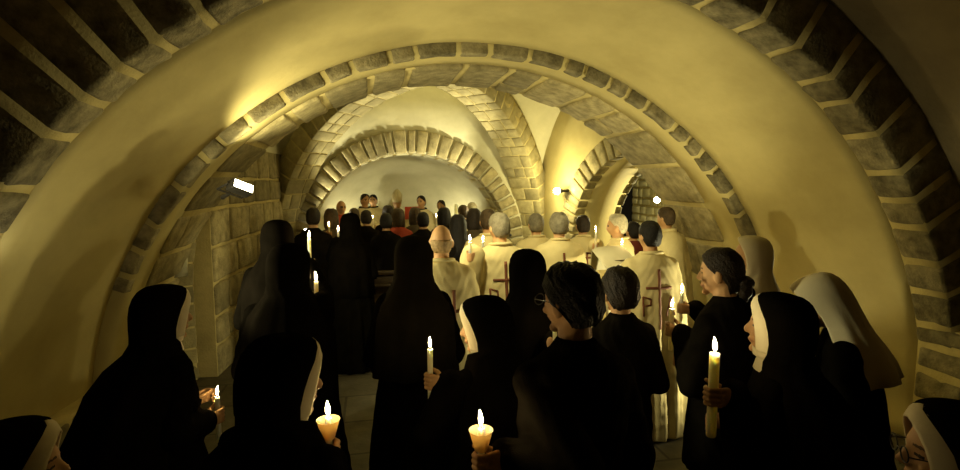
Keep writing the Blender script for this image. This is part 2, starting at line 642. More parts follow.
# apse: curved wall and half dome
rows = []
AC = Vector((-0.28, 9.72, 0))
AR, AD, AZ = 1.88, 2.0, 0.9
for i in range(25):
    if i <= 6:
        z, k = AZ * i / 6, 1.0
    else:
        a = PI / 2 * (i - 6) / 18
        z, k = AZ + 1.62 * math.sin(a), math.cos(a)
    rows.append([AC + Vector((AR * max(k, 0.001) * math.cos(PI * j / 40), AD * max(k, 0.001) * math.sin(PI * j / 40), z)) for j in range(41)])
shell('wall_apse', rows, M['pale'], 0.2, 'rounded pale plaster apse behind the altar', flip=True)
# niche frame in the apse wall
mb = MB()
fN = Fr((-0.62, 11.56, 1.55), (1, 0.1, 0), (0, 1, 0))
ring(mb, fN, 0.16, 0.22, -0.12, 0.1, -1.5, PI + 1.5, 0, 30)
struct(mb.obj('trim_6', [M['pale']]), 'small round-headed niche in the apse wall')

# floor and plinth of rubble along the left wall
mb = MB()
nx, ny = 44, 70
mb.grid([[(-5 + 11 * i / nx, -1.8 + 14.3 * j / ny, 0) for i in range(nx + 1)] for j in range(ny + 1)])
fl = mb.obj('floor', M['floor'])
md = fl.modifiers.new('thickness', 'SOLIDIFY'); md.thickness = 0.1; md.offset = -1
struct(fl, 'dark worn stone floor')
nt = M['floor'].node_tree
bb = nt.nodes['Principled BSDF']
tc = nt.nodes.new('ShaderNodeTexCoord')
br = nt.nodes.new('ShaderNodeTexBrick')
br.inputs['Scale'].default_value = 1.0
br.inputs['Brick Width'].default_value = 0.8
br.inputs['Row Height'].default_value = 0.55
br.inputs['Mortar Size'].default_value = 0.012
br.inputs['Color1'].default_value = (1, 1, 1, 1)
br.inputs['Color2'].default_value = (0.8, 0.8, 0.8, 1)
br.inputs['Mortar'].default_value = (0.45, 0.45, 0.45, 1)
nt.links.new(tc.outputs['Object'], br.inputs['Vector'])
mx = nt.nodes.new('ShaderNodeMix'); mx.data_type = 'RGBA'; mx.blend_type = 'MULTIPLY'; mx.inputs['Factor'].default_value = 1
nt.links.new(bb.inputs['Base Color'].links[0].from_socket, mx.inputs['A'])
nt.links.new(br.outputs['Color'], mx.inputs['B'])
nt.links.new(mx.outputs['Result'], bb.inputs['Base Color'])
mb = MB()
coursed_wall(mb, (-3.0, 2.2, 0), (-2.95, 5.0, 0), 0, 0.44, 0.45, 0.22, 0.42, amp=0.03, gap=0.05)
struct(mb.obj('baseboard_left', [M['stone'], M['mortar']]), 'low rubble plinth along the left wall')
mb = MB()
coursed_wall(mb, (3.13, 3.13, 0), (3.15, 2.3, 0), 0, 0.98, 0.5, 0.2, 0.36, amp=0.03, gap=0.05)
struct(mb.obj('baseboard_right', [M['darkstone'], M['mortar']]), 'rough stone footing under the right side of the nearest arch')
mb = MB()
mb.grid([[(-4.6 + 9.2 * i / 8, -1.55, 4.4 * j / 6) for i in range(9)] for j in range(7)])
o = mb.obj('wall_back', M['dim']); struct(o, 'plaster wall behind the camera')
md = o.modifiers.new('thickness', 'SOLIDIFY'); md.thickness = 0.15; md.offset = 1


# ------------------------------------------------------------------ remesh helper
def remesh(mb, vox, smooth=2, keep=False):
    me = bpy.data.meshes.new('tmp')
    me.from_pydata([tuple(v) for v in mb.v], [], mb.f)
    o = bpy.data.objects.new('tmp', me)
    COL.objects.link(o)
    md = o.modifiers.new('r', 'REMESH')
    md.mode = 'VOXEL'
    md.voxel_size = vox
    if smooth:
        s_ = o.modifiers.new('s', 'SMOOTH')
        s_.factor = 0.5
        s_.iterations = smooth
    dg = bpy.context.evaluated_depsgraph_get()
    out = bpy.data.meshes.new_from_object(o.evaluated_get(dg))
    bpy.data.objects.remove(o)
    bpy.data.meshes.remove(me)
    return out


def get_co(me):
    a = np.empty(len(me.vertices) * 3, dtype=np.float32)
    me.vertices.foreach_get('co', a)
    return a.reshape(-1, 3)


def set_co(me, a):
    me.vertices.foreach_set('co', a.astype(np.float32).ravel())
    me.update()


def join_meshes(ms):
    bm = bmesh.new()
    for m_ in ms:
        bm.from_mesh(m_)
    out = bpy.data.meshes.new('joined')
    bm.to_mesh(out)
    bm.free()
    for m_ in ms:
        bpy.data.meshes.remove(m_)
    return out


# ------------------------------------------------------------------ people
def head_mesh(mb, M4, s, near):
    """head sculpted from a sphere; local origin mid head, +Y forward"""
    nu, nv = (40, 28) if near else (24, 18)
    rows = []
    for i in range(nv + 1):
        th = -PI / 2 + PI * i / nv
        th = max(-PI / 2 + .03, min(PI / 2 - .03, th))
        row = []
        for j in range(nu):
            ph = 2 * PI * j / nu
            nx, ny, nz = math.cos(th) * math.sin(ph), math.cos(th) * math.cos(ph), math.sin(th)
            x, y, z = 0.077 * nx, 0.098 * ny, 0.12 * nz
            if nz < 0:
                x *= 1 - 0.36 * (-nz) ** 1.4
                if ny < 0:
                    y *= 1 - 0.5 * min(1, max(0, (-nz - 0.2) / 0.7))
                else:
                    y *= 1 - 0.06 * (-nz)
            elif ny > 0:
                y *= 0.97
            if ny > 0.3:          # eye sockets, brow
                for sx in (-1, 1):
                    d2 = ((x - sx * 0.033) / 0.017) ** 2 + ((z - 0.004) / 0.013) ** 2
                    y -= 0.013 * math.exp(-d2)
                y += 0.004 * math.exp(-((z - 0.026) / 0.010) ** 2) * (1 if abs(x) < 0.055 else 0)
            row.append(M4 @ (Vector((x, y, z)) * s))
        rows.append(row)
    mb.loft(rows)
    T = lambda p: M4 @ (Vector(p) * s)
    if near:
        mb.cap(T((0, .088, .012)), T((0, .108, -.024)), .008 * s, .012 * s)
        mb.ell(T((0, .103, -.03)), (.016 * s, .012 * s, .009 * s))
        mb.ell(T((0, .083, -.058)), (.024 * s, .016 * s, .007 * s))
        mb.ell(T((0, .081, -.068)), (.020 * s, .015 * s, .007 * s))
        mb.ell(T((0, .074, -.098)), (.022 * s, .018 * s, .018 * s))
        for sx in (-1, 1):
            mb.ell(T((sx * .04, .066, -.028)), (.022 * s, .02 * s, .016 * s))
            mb.ell(T((sx * .033, .073, .004)), (.012 * s,) * 3)
    else:
        mb.cap(T((0, .085, .012)), T((0, .103, -.026)), .01 * s, .014 * s)
        mb.ell(T((0, .08, -.062)), (.02 * s, .014 * s, .01 * s))
    r3 = M4.to_3x3()
    for sx in (-1, 1):
        mb.ell(T((sx * .083, -.008, -.012)), (.012 * s, .020 * s, .033 * s), 0, r3)


def grip_hand(mb, C, X, sigma, rc, s=1.0):
    """hand closed round a vertical rod of radius rc at C; X = direction from the rod to the wrist"""
    X = Vector(X); X.z = 0; X.normalize()
    Z = Vector((0, 0, 1))
    Y = Z.cross(X)
    W = lambda x, y, z: C + (X * x + Y * y * sigma + Z * z) * 1.0
    g = rc + 0.010 * s
    k = rc + 0.017 * s
    # palm
    for z in (-.026, -.008, .010, .028):
        mb.cap(W(.070 * s, .014, z * .75 - .004), W(.006, k, z), .013 * s, .0115 * s)
    mb.ell(W(.042 * s, .012 + k * .4, 0.0), (.034 * s, .02 * s, .036 * s), 0, Matrix((X, Y, Z)).transposed())
    # fingers
    for i, z in enumerate((.029, .010, -.009, -.027)):
        L = (0.93, 1.0, 0.95, 0.8)[i]
        rr = (.0085, .0088, .0083, .0073)[i] * s
        a1, a2, a3 = 90 + 55 * L, 90 + 118 * L, 90 + 165 * L
        p0 = W(.006, k, z)
        p1 = W(g * 1.15 * math.cos(R(a1)), g * 1.15 * math.sin(R(a1)), z - .002)
        p2 = W(g * 1.05 * math.cos(R(a2)), g * 1.05 * math.sin(R(a2)), z - .004)
        p3 = W(g * math.cos(R(a3)), g * math.sin(R(a3)), z - .005)
        mb.cap(p0, p1, rr * 1.15, rr)
        mb.cap(p1, p2, rr, rr * .95)
        mb.cap(p2, p3, rr * .95, rr * .8)
    # thumb
    mb.cap(W(.058 * s, -.002, .012), W(.024, -(rc + .013), .030), .014 * s, .0115 * s)
    mb.cap(W(.024, -(rc + .013), .030), W(-.010, -(rc + .011), .047), .0105 * s, .0085 * s)
    return W(.085 * s, .008, -.004)


def ik(S, Wt, L1, L2, hint):
    d = Wt - S
    D = d.length
    if D > (L1 + L2) * 0.985:
        Wt = S + d * ((L1 + L2) * 0.985 / D)
        d = Wt - S
        D = d.length
    a = (L1 * L1 - L2 * L2 + D * D) / (2 * D)
    h = math.sqrt(max(0, L1 * L1 - a * a))
    n = d.normalized()
    hh = hint - n * hint.dot(n)
    hh.normalize()
    return S + n * a + hh * h, Wt


def el_ring(c, a, b_, n=28, fold=None):
    out = []
    for j in range(n):
        ph = 2 * PI * j / n
        out.append(Vector((c[0] + a * math.sin(ph), c[1] + b_ * math.cos(ph), c[2])))
    return out


def drape(rows, n=41, folds=(9, 0.0), seed=0.0, wob=0.0):
    """open hood-like cloth. rows: (matrix, z, cx, cy, a, b, open_deg, foldamp); phi=0 is the back"""
    out = []
    for (m4, z, cx, cy, a, b_, op, fa) in rows:
        r = []
        lim = PI - R(op)
        for j in range(n):
            ph = -lim + 2 * lim * j / (n - 1)
            k = 1 + fa * (math.sin(folds[0] * ph + seed) + 0.5 * math.sin(folds[0] * 1.7 * ph + seed * 2.3))
            p = Vector((cx + a * k * math.sin(ph), cy - b_ * k * math.cos(ph), z))
            if wob:
                nn = noise.noise_vector(p * 48 + Vector((seed, seed, 0))) + .6 * noise.noise_vector(p * 110)
                p = p + nn * wob
            r.append(m4 @ p if m4 else p)
        out.append(r)
    return out


def solid(name, rows, mat, parent, thick, off=1):
    mb = MB()
    mb.grid(rows)
    o = mb.obj(name, mat, parent)
    md = o.modifiers.new('thickness', 'SOLIDIFY')
    md.thickness = thick
    md.offset = off
    return o


def emblem_pts(kind):
    """strokes (x0,z0,x1,z1,width) of the mark on a chasuble back, in metres"""
    st = [(0, .20, 0, -.26, .022), (-.105, .055, .105, .055, .02)]
    if kind == 'full':
        st += [(-.13, -.01, -.13, -.16, .013), (-.13, -.012, -.07, -.03, .012), (-.07, -.03, -.07, -.075, .012), (-.07, -.075, -.13, -.085, .012),
               (.055, -.16, .095, -.01, .012), (.095, -.01, .135, -.16, .012), (.07, -.10, .12, -.10, .011)]
    return st


def put_emblem(root, robe, strokes, H, dz, off=(0, 0)):
    me = robe.data
    bvh = BVHTree.FromPolygons([v.co.copy() for v in me.vertices], [tuple(p.vertices) for p in me.polygons])
    mb = MB()
    zc = H * 0.68 + dz + off[1]
    strokes = [(a + off[0], b_, c + off[0], d, w) for a, b_, c, d, w in strokes]
    for (x0, z0, x1, z1, w) in strokes:
        L = math.hypot(x1 - x0, z1 - z0)
        n = max(2, int(L / 0.025))
        dx, dz_ = (x1 - x0) / L, (z1 - z0) / L
        px, pz = -dz_ * w / 2, dx * w / 2
        top = []
        for i in range(n + 1):
            u = i / n
            row = []
            for q in (-1, 0, 1):
                x, z = x0 + (x1 - x0) * u + px * q, z0 + (z1 - z0) * u + pz * q
                h = bvh.ray_cast(Vector((x, -1.5, zc + z)), Vector((0, 1, 0)))
                row.append(h[0] if h[0] else Vector((x, -.2, zc + z)))
            top.append(row)
        rows = []
        for r in top:
            out = [p + Vector((0, -.006, 0)) for p in r]
            inn = [p + Vector((0, .004, 0)) for p in r][::-1]
            rows.append(out + inn)
        mb.loft(rows)
    mb.obj('cross_emblem', M['emblem'], root)


CANDLES = []


def candle(kind, p, label, group='lit candles held by the congregation', length=None):
    """p = base of the flame (world)"""
    L = length or dict(taper=.24, pillar=.33, cup=.20)[kind]
    r = dict(taper=.0115, pillar=.018, cup=.0115)[kind]
    t = thing('candle', label, 'candle', p - Vector((0, 0, L)), 0, group)
    mb = MB()
    mb.lathe([(r * .9, 0), (r, .004), (r, L - .014), (r * .97, L - .011), (r * .55, L - .016)], n=18)
    mb.obj('wax_stick', M['wax'], t)
    mb = MB()
    mb.cap((0, 0, L - .018), (0.001, 0, L - .002), .0013, .001, n=6)
    mb.obj('wick', M['metal'], t)
    fs = {'taper': 1.0, 'pillar': 1.15, 'cup': 1.1}[kind]
    mb = MB()
    lx = rnd.uniform(-.003, .003)
    prof = [(.001, -.004), (.0045, .002), (.0066, .010), (.0062, .018), (.0042, .028), (.0018, .037), (.0004, .043)]
    rows = []
    for rr, z in prof:
        rows.append([(rr * fs * math.cos(2 * PI * j / 12) + lx * (z / .03) ** 2, rr * fs * math.sin(2 * PI * j / 12), L + z * fs) for j in range(12)])
    mb.loft(rows)
    mb.obj('flame', M['flame'], t)
    if kind == 'cup':
        mb = MB()
        zb = L - .085
        prof = [(.018, 0), (.020, .002), (.037, .064), (.039, .066), (.037, .0665), (.035, .063), (.0185, .004), (.012, .004)]
        mb.lathe([(a, b_ + zb) for a, b_ in prof], n=24)
        mb.obj('drip_cup', M['cup'], t)
    return t


UP = Vector((0, 0, 1))


def person(kind, px, top, t, face, label, hair=None, group=None, turn=0, bow=0, lean=0, candle_at=None, hand='R', veil='veil',
           band=True, cloth=None, emblem=None, width=1.0, glasses=False, front=False, va=1.0, vb=1.0, cemb=(0, 0), grip=.12, vhem=.62, crad=.0115, extra=None, other=None, hold_z=None):
    """kind: nun, man, woman, priest, server, bishop"""
    P = pt(px, top, t)
    over = .022 if kind == 'nun' else (.012 if hair != 'bald' else 0.0)
    hz = P.z - over
    # height from the top of the (bowed) head
    s = 1.0
    for _ in range(6):
        nb = Vector((0, 0.0, 1.45 * s))
        hc = nb + Matrix.Rotation(R(-bow), 3, 'X') @ Vector((0, .025, .135)) * s
        s *= hz / (hc.z + .12 * s)
    near = t < 2.9
    mid = t < 5.0
    hs = 1.0 if s > .9 else .97
    yaw = R(face)
    Rz = Matrix.Rotation(yaw, 3, 'Z')
    lsh = (hc.z - .92 * s) * math.sin(R(lean))
    base = Vector((P.x, P.y, 0)) - Rz @ Vector((0, hc.y + lsh, 0))
    root = thing('person', label, 'person', base, yaw, group)
    inv = Matrix.Rotation(-yaw, 3, 'Z')
    loc = lambda w: inv @ (Vector(w) - base)
    Mh = Matrix.Translation(hc) @ Matrix.Rotation(R(turn), 4, 'Z') @ Matrix.Rotation(R(-bow), 4, 'X')

    # ---- arms
    sh_w = .168 * s * width
    arms = {}
    for sd, nm in ((1, 'R'), (-1, 'L')):
        S = Vector((sd * sh_w, 0, 1.345 * s))
        rc = .022
        if candle_at is not None and nm == hand:
            C = loc(candle_at) - Vector((0, 0, grip))
            rc = crad
        elif other is not None and nm != hand:
            C = loc(other)
        else:
            C = Vector((sd * .05, .27 * s, 1.06 * s)) if not front else Vector((sd * .09, .27 * s, 1.12 * s))
        X = S - C
        X.z = 0
        if X.length < .05:
            X = Vector((0, -1, 0))
        X.normalize()
        Wt = C + X * .085
        hint = Vector((sd * .30, -.25, -1))
        E, W2 = ik(S, Wt, .30 * s, .265 * s, hint)
        if (W2 - Wt).length > .03:
            print('REACH', label, round((W2 - Wt).length, 3))
        arms[nm] = (S, E, W2 + (C - Wt), X, sd, rc, W2)

    # ---- body
    mb = MB()
    rows = []
    for z, a, b_ in ((.84, .13, .09), (.95, .16, .105), (1.1, .135, .092), (1.25, .155, .10), (1.37, .165, .085), (1.42, .11, .07), (1.46, .058, .056)):
        rows.append(el_ring((0, -.005, z * s), a * s * width, b_ * s))
    mb.loft(rows)
    mb.cap((0, -.005, 1.40 * s), Mh @ Vector((0, -.012, -.05)), .056 * s, .055 * s)
    for sd in (-1, 1):
        mb.cap((sd * .085 * s, 0, .90 * s), (sd * .09 * s, .012, .48 * s), .08 * s, .055 * s)
        mb.cap((sd * .09 * s, .012, .48 * s), (sd * .09 * s, -.015, .09 * s), .054 * s, .034 * s)
        mb.cap((sd * .09 * s, -.025, .042), (sd * .10 * s, .14 * s, .03), .036, .028)
    head_mesh(mb, Mh, hs, near)
    for nm, (S, E, C, X, sd, rc, W2) in arms.items():
        mb.cap(S, E, .043 * s, .035 * s)
        mb.cap(E, W2, .035 * s, .026 * s)
    body = remesh(mb, .0075 if near else (.014 if mid else .02), 2 if near else 1)
    parts = [body]
    for nm, (S, E, C, X, sd, rc, W2) in arms.items():
        hb = MB()
        fine = near and (candle_at is not None and nm == hand)
        Wp = grip_hand(hb, C, X, sd, rc, s)
        hb.cap(Wp, W2 + (E - W2) * .3, .024 * s, .026 * s)
        parts.append(remesh(hb, .0036 if fine else (.006 if near else .009), 2 if fine else 1))
    bm_ = join_meshes(parts)
    co = get_co(bm_)
    # eyes and lips by position
    Mi = np.array(Mh.inverted())
    fc = np.empty(len(bm_.polygons) * 3, dtype=np.float32)
    bm_.polygons.foreach_get('center', fc)
    fc = fc.reshape(-1, 3)
    fl_ = (fc @ Mi[:3, :3].T + Mi[:3, 3]) / hs
    mi = np.zeros(len(fc), dtype=np.int32)
    ex = np.minimum(((fl_[:, 0] - .033) / .014) ** 2, ((fl_[:, 0] + .033) / .0125) ** 2) + ((fl_[:, 2] - .004) / .0048) ** 2
    mi[(ex < 1) & (fl_[:, 1] > .055)] = 1
    eb = np.minimum(((fl_[:, 0] - .033) / .020) ** 2, ((fl_[:, 0] + .033) / .017) ** 2) + ((fl_[:, 2] - .026) / .0042) ** 2
    mi[(eb < 1) & (fl_[:, 1] > .055)] = 3
    lp = (fl_[:, 0] / .022) ** 2 + ((fl_[:, 2] + .063) / .010) ** 2
    mi[(lp < 1) & (fl_[:, 1] > .075)] = 2
    me_obj('body', bm_, [M['skin'], M['eye'], M['lip'], M['brow']], root, True, mi)

    vox = .012 if near else (.016 if mid else .022)

    def garment(name, rows, sl, matname, fold_top, fold_amp, fold_n, fsl=1.0):
        g = MB()
        g.loft([el_ring((0, cy, z * s), a * s * width, b_ * s) for z, cy, a, b_ in rows])
        for nm, (S, E, C, X, sd, rc, W2) in arms.items():
            g.cap(S - Vector((sd * .015, 0, .0)), E, (.058 + sl) * s, (.056 + sl) * s)
            g.cap(E, W2 + (W2 - E).normalized() * -.005, (.056 + sl) * s, (.046 + sl * fsl) * s)
        me = remesh(g, vox, 3)
        c = get_co(me)
        ph = np.arctan2(c[:, 0], c[:, 1])
        sd_ = px * .37
        k = np.clip((fold_top * s - c[:, 2]) / (.5 * s), 0, 1)
        f = np.sin(fold_n * ph + sd_ + 1.2 * np.sin(c[:, 2] * 3 + sd_)) + .5 * np.sin(fold_n * 1.9 * ph + 2 * sd_)
        rad = np.hypot(c[:, 0], c[:, 1]) + 1e-6
        dr = fold_amp * k * f
        small = .0035 * np.sin(c[:, 2] * 61 + 5 * np.sin(ph * 3 + sd_)) * np.sin(ph * 7 + sd_)
        c[:, 0] += c[:, 0] / rad * (dr + small)
        c[:, 1] += c[:, 1] / rad * (dr + small)
        c[:, 2] = np.maximum(c[:, 2], .012)
        set_co(me, c)
        return me_obj(name, me, M[matname], root)

    # ---- clothes
    if kind == 'nun':
        garment('habit', [(1.46, -.005, .066, .066), (1.425, -.008, .12, .088), (1.38, -.008, .18, .108), (1.33, -.008, .20, .12), (1.2, 0, .205, .14), (1.0, 0, .20, .14),
                          (.85, 0, .225, .165), (.45, 0, .27, .21), (.012, 0, .31, .26)], .012, cloth or 'black', 1.0, .014, 11, 1.6)
    elif kind in ('man', 'woman'):
        long_ = kind == 'woman'
        garment('jacket', [(1.478, -.012, .066, .07), (1.45, -.012, .082, .08), (1.425, -.012, .125, .092), (1.39, -.01, .175, .108), (1.34, -.008, .20, .122), (1.2, 0, .20, .138),
                           (1.02, 0, .185, .13), (.9, 0, .20, .142), (.80, 0, .205, .148), (.60 if long_ else .74, 0, .21, .15)], .008, cloth or 'suit', 1.1, .006, 7)
        g = MB()
        for sd in (-1, 1):
            g.cap((sd * .085 * s, 0, .90 * s), (sd * .092 * s, .012, .48 * s), .105 * s, .078 * s)
            g.cap((sd * .092 * s, .012, .48 * s), (sd * .092 * s, -.01, .10 * s), .077 * s, .07 * s)
        me_obj('trousers', remesh(g, vox * 1.2, 2), M['trousers'], root)
        for sd in (-1, 1):
            g = MB()
            g.cap((sd * .09 * s, -.035, .046), (sd * .10 * s, .155 * s, .038), .046, .038)
            me = remesh(g, .012, 1)
            c = get_co(me); c[:, 2] = np.maximum(c[:, 2], .0); set_co(me, c)
            me_obj('shoe', me, M['metal'], root)
    else:
        wide = {'priest': 1.0, 'bishop': .95, 'server': .72}[kind]
        rb = garment('chasuble' if kind != 'server' else 'surplice',
                     [(1.47, -.01, .075, .075), (1.43, -.01, .14, .10), (1.37, -.008, .205, .13), (1.2, 0, .20 + .05 * wide, .16), (.95, 0, .21 + .10 * wide, .19),
                      (.6, 0, .23 + .11 * wide, .21), (.15, 0, .25 + .10 * wide, .23), (.012, 0, .25 + .10 * wide, .23)], .028 * wide, cloth or 'cream', 1.25, .016, 10, 1.7)
        if emblem:
            put_emblem(root, rb, emblem_pts(emblem), 1.70 * s, 0.0, cemb)
        # collar roll
        g = MB()
        ringp = []
        for i in range(25):
            a = 2 * PI * i / 24
            c0 = Vector((.082 * s * math.sin(a), -.012 + .08 * s * math.cos(a), 1.462 * s - .012 * math.cos(a)))
            d = Vector((math.sin(a), math.cos(a), 0))
            ringp.append([c0 + (d * math.cos(q) + UP * math.sin(q)) * .014 * s for q in [2 * PI * k / 8 for k in range(8)]])
        g.grid(ringp[:-1], close_u=True, close_v=True)
        g.obj('collar', M[cloth or 'cream'] if kind != 'server' else M['suit'], root)

    # ---- hair, veil, headgear
    sd0 = px * .13
    hm = Mh @ Matrix.Scale(hs, 4)
    if kind == 'nun':
        n_ = None
        sx = s * max(1, width * .97)
        rows = [(hm, .140, 0, -.004, .004, .004, 0, 0), (hm, .139, 0, -.004, .030, .036, 0, 0), (hm, .129, 0, -.006, .062, .074, 0, 0), (hm, .121, 0, -.006, .073, .088, 18, 0), (hm, .108, 0, -.007, .085, .102, 38, 0),
                (hm, .08, 0, -.008, .099, .118, 56, 0), (hm, .045, 0, -.010, .106, .126, 67, .002), (hm, 0, 0, -.012, .108, .128, 73, .003),
                (hm, -.045, 0, -.014, .107, .124, 75, .006), (hm, -.085, 0, -.016, .108, .118, 72, .012)]
        zz = 1.46 * s
        yo = hc.y * .5
        vq = min(1.0, vhem / .55)
        bk = lambda k: -.02 - (vb - 1) * .15 * k
        rows += [(n_, zz, 0, yo * .5 - .012, .118 * s, .122 * s, 66, .02), (n_, zz - .05, 0, yo * .3 - .014, .15 * sx, (.135 + .02 * (vb - 1)) * s, 70, .022),
                 (n_, zz - .11, 0, bk(.3), .19 * sx * (1 + (va - 1) * .5), (.152 + .05 * (vb - 1)) * s, 76, .022), (n_, zz - .11 - .09 * vq, 0, bk(.55), .218 * sx * va, (.172 + .1 * (vb - 1)) * s, 86, .026),
                 (n_, zz - .11 - .25 * vq + (.04 if vq < .8 else 0), 0, bk(.8), .232 * sx * va, (.185 + .17 * (vb - 1)) * s, 92, .032), (n_, zz - vhem, 0, bk(1.0), .245 * sx * va, (.20 + .22 * (vb - 1)) * s, 94, .04)]
        solid('veil', drape(rows, 49, (8, 0), sd0), M[veil], root, .004, 0)
        if band:
            vr = [(r_[1], r_[4], r_[5], r_[3]) for r_ in rows if r_[0] is hm]

            def surf(z, o_deg, gr):
                z = max(vr[-1][0], min(vr[0][0], z))
                for p_, q_ in zip(vr, vr[1:]):
                    if q_[0] <= z <= p_[0]:
                        u = (p_[0] - z) / (p_[0] - q_[0])
                        a_, b2_, cy_ = [p_[i] + (q_[i] - p_[i]) * u for i in (1, 2, 3)]
                        break
                an = R(180 - o_deg)
                return hm @ Vector((a_ * gr * math.sin(an), cy_ - b2_ * gr * math.cos(an), z))
            inner = [(-.085, 46), (-.045, 47), (0, 45), (.04, 38), (.068, 27), (.084, 14), (.089, 0)]
            outer = [(-.085, 78), (-.045, 80), (0, 79), (.045, 73), (.083, 61), (.112, 42), (.130, 0)]

            def curve(k, u):
                x = u * (len(k) - 1)
                i = min(len(k) - 2, int(x))
                f = x - i
                return k[i][0] + (k[i + 1][0] - k[i][0]) * f, k[i][1] + (k[i + 1][1] - k[i][1]) * f
            bw = []
            us = [i / 24 for i in range(25)]
            for sg, seq in ((-1, us), (1, us[::-1][1:])):
                for u in seq:
                    (zi, oi), (zo, oo) = curve(inner, u), curve(outer, u)
                    row = []
                    for q in range(7):
                        f = q / 6
                        row.append(surf(zi + (zo - zi) * f, sg * (oi + (oo - oi) * f), (.93 + .04 * min(1, f * 1.6))))
                    bw.append(row)
            mb = MB()
            mb.grid(bw)
            o = mb.obj('headband', M['band'], root)
            md = o.modifiers.new('thickness', 'SOLIDIFY'); md.thickness = .005; md.offset = 0
            # wimple under the chin
            rw = [(hm, -.085, 0, -.01, .086, .09, 0, 0), (hm, -.115, 0, -.012, .084, .088, 0, 0), (None, 1.455 * s, 0, yo * .4, .082 * s, .085 * s, 0, .01), (None, 1.41 * s, 0, 0, .12 * s, .10 * s, 0, .01)]
            solid('wimple', drape(rw, 33, (9, 0), sd0), M['band'], root, .004)
    elif kind == 'bishop':
        rows = [(hm, .03, 0, -.004, .088, .108, 0, 0), (hm, .09, 0, -.004, .092, .112, 0, 0), (hm, .16, 0, -.004, .098, .09, 0, 0), (hm, .23, 0, -.004, .065, .05, 0, 0), (hm, .285, 0, -.004, .012, .02, 0, 0), (hm, .29, 0, -.004, .002, .002, 0, 0)]
        o = solid('mitre', drape(rows, 25), M['white'], root, .006)
        hm2 = hm
        rows = [(hm2, .04, 0, -.002, .083, .104, 70, 0), (hm2, 0, 0, -.004, .085, .104, 92, 0), (hm2, -.05, 0, -.006, .082, .096, 118, 0)]
        solid('hair', drape(rows, 25, wob=.004, seed=sd0), M['white_hair'], root, .006)
    elif hair:
        col, style = hair
        wb = (.004 if style == 'bun' else .008) if near else .005
        n = 81 if near else 33
        th = {'short': .0, 'thick': .008, 'bob': .012, 'long': .010, 'bun': .002, 'fringe': .0}[style]
        cap_ = [(hm, .128 + th * .9, 0, -.004, .003, .003, 0, 0), (hm, .126 + th * .9, 0, -.004, .028 + th, .034 + th, 0, 0), (hm, .112 + th * .8, 0, -.004, .052 + th, .064 + th, 0, 0),
                (hm, .09 + th * .4, 0, -.004, .069 + th, .087 + th, 12, 0), (hm, .065, 0, -.004, .078 + th, .1 + th, 44, 0), (hm, .035, 0, -.004, .084 + th, .106 + th, 66, 0)]
        side = [(hm, .008, 0, -.004, .085 + th, .106 + th, 84, 0), (hm, -.02, 0, -.006, .084 + th, .102 + th, 102, 0), (hm, -.05, 0, -.006, .080 + th, .094 + th, 116, 0)]
        if style in ('short', 'thick'):
            rows = cap_ + side + [(hm, -.072, 0, -.008, .066 + th * .4, .073 + th * .3, 122, 0)]
        elif style == 'fringe':
            rows = [(hm, .022, 0, -.004, .074, .094, 112, 0), (hm, .008, 0, -.004, .079, .099, 104, 0), (hm, -.02, 0, -.005, .079, .096, 106, 0), (hm, -.05, 0, -.006, .075, .087, 116, 0), (hm, -.072, 0, -.008, .064, .072, 122, 0)]
        elif style == 'bob':
            rows = cap_ + [(hm, .0, 0, -.004, .096, .116, 74, .006), (hm, -.05, 0, -.008, .1, .114, 78, .01), (hm, -.1, 0, -.012, .1, .106, 82, .012), (hm, -.135, 0, -.014, .09, .09, 84, .015)]
        elif style == 'long':
            rows = cap_ + [(hm, .0, 0, -.004, .096, .115, 76, .006), (hm, -.06, 0, -.01, .1, .11, 82, .01), (hm, -.12, 0, -.02, .1, .105, 96, .012), (hm, -.2, 0, -.03, .12, .12, 112, .02), (hm, -.34, 0, -.05, .12, .125, 116, .03)]
        else:
            rows = cap_ + side + [(hm, -.08, 0, -.008, .07, .078, 122, 0), (hm, -.1, 0, -.012, .056, .058, 130, 0)]
        o = solid('hair', drape(rows, n, wob=wb * (.5 if style == 'fringe' else 1), seed=sd0), M[col], root, .003 if style == 'fringe' else .008)
        if style == 'bun':
            mb = MB()
            for q, (y, z, r_) in enumerate(((-.112, -.05, .042), (-.112, -.088, .036), (-.104, -.115, .028))):
                mb.ell(hm @ Vector((0, y, z)), (r_ * 1.1, r_ * .85, r_), 0, None, 20, 14)
            me = remesh(mb, .006, 1)
            c = get_co(me)
            c += np.array([noise.noise_vector(Vector(v) * 40) for v in c]) * .005
            set_co(me, c)
            me_obj('hair_bun', me, M[col], o)
    if glasses:
        mb = MB()
        for sx_ in (-1, 1):
            ringp = []
            for i in range(20):
                a = 2 * PI * i / 20
                c0 = Vector((sx_ * .034 + .024 * math.cos(a), .112, .002 + .019 * math.sin(a)))
                d = Vector((math.cos(a), 0, math.sin(a)))
                ringp.append([hm @ (c0 + (d * math.cos(q) + Vector((0, 1, 0)) * math.sin(q)) * .0018) for q in [2 * PI * k / 6 for k in range(6)]])
            mb.grid(ringp, close_u=True, close_v=True)
            mb.cap(hm @ Vector((sx_ * .058, .112, .006)), hm @ Vector((sx_ * .083, .0, .008)), .0017, .0017, n=6)
            mb.cap(hm @ Vector((sx_ * .083, .0, .008)), hm @ Vector((sx_ * .082, -.02, -.012)), .0017, .0017, n=6)
        mb.cap(hm @ Vector((-.010, .113, .004)), hm @ Vector((.010, .113, .004)), .0017, .0017, n=6)
        mb.obj('glasses', M['metal'], root)

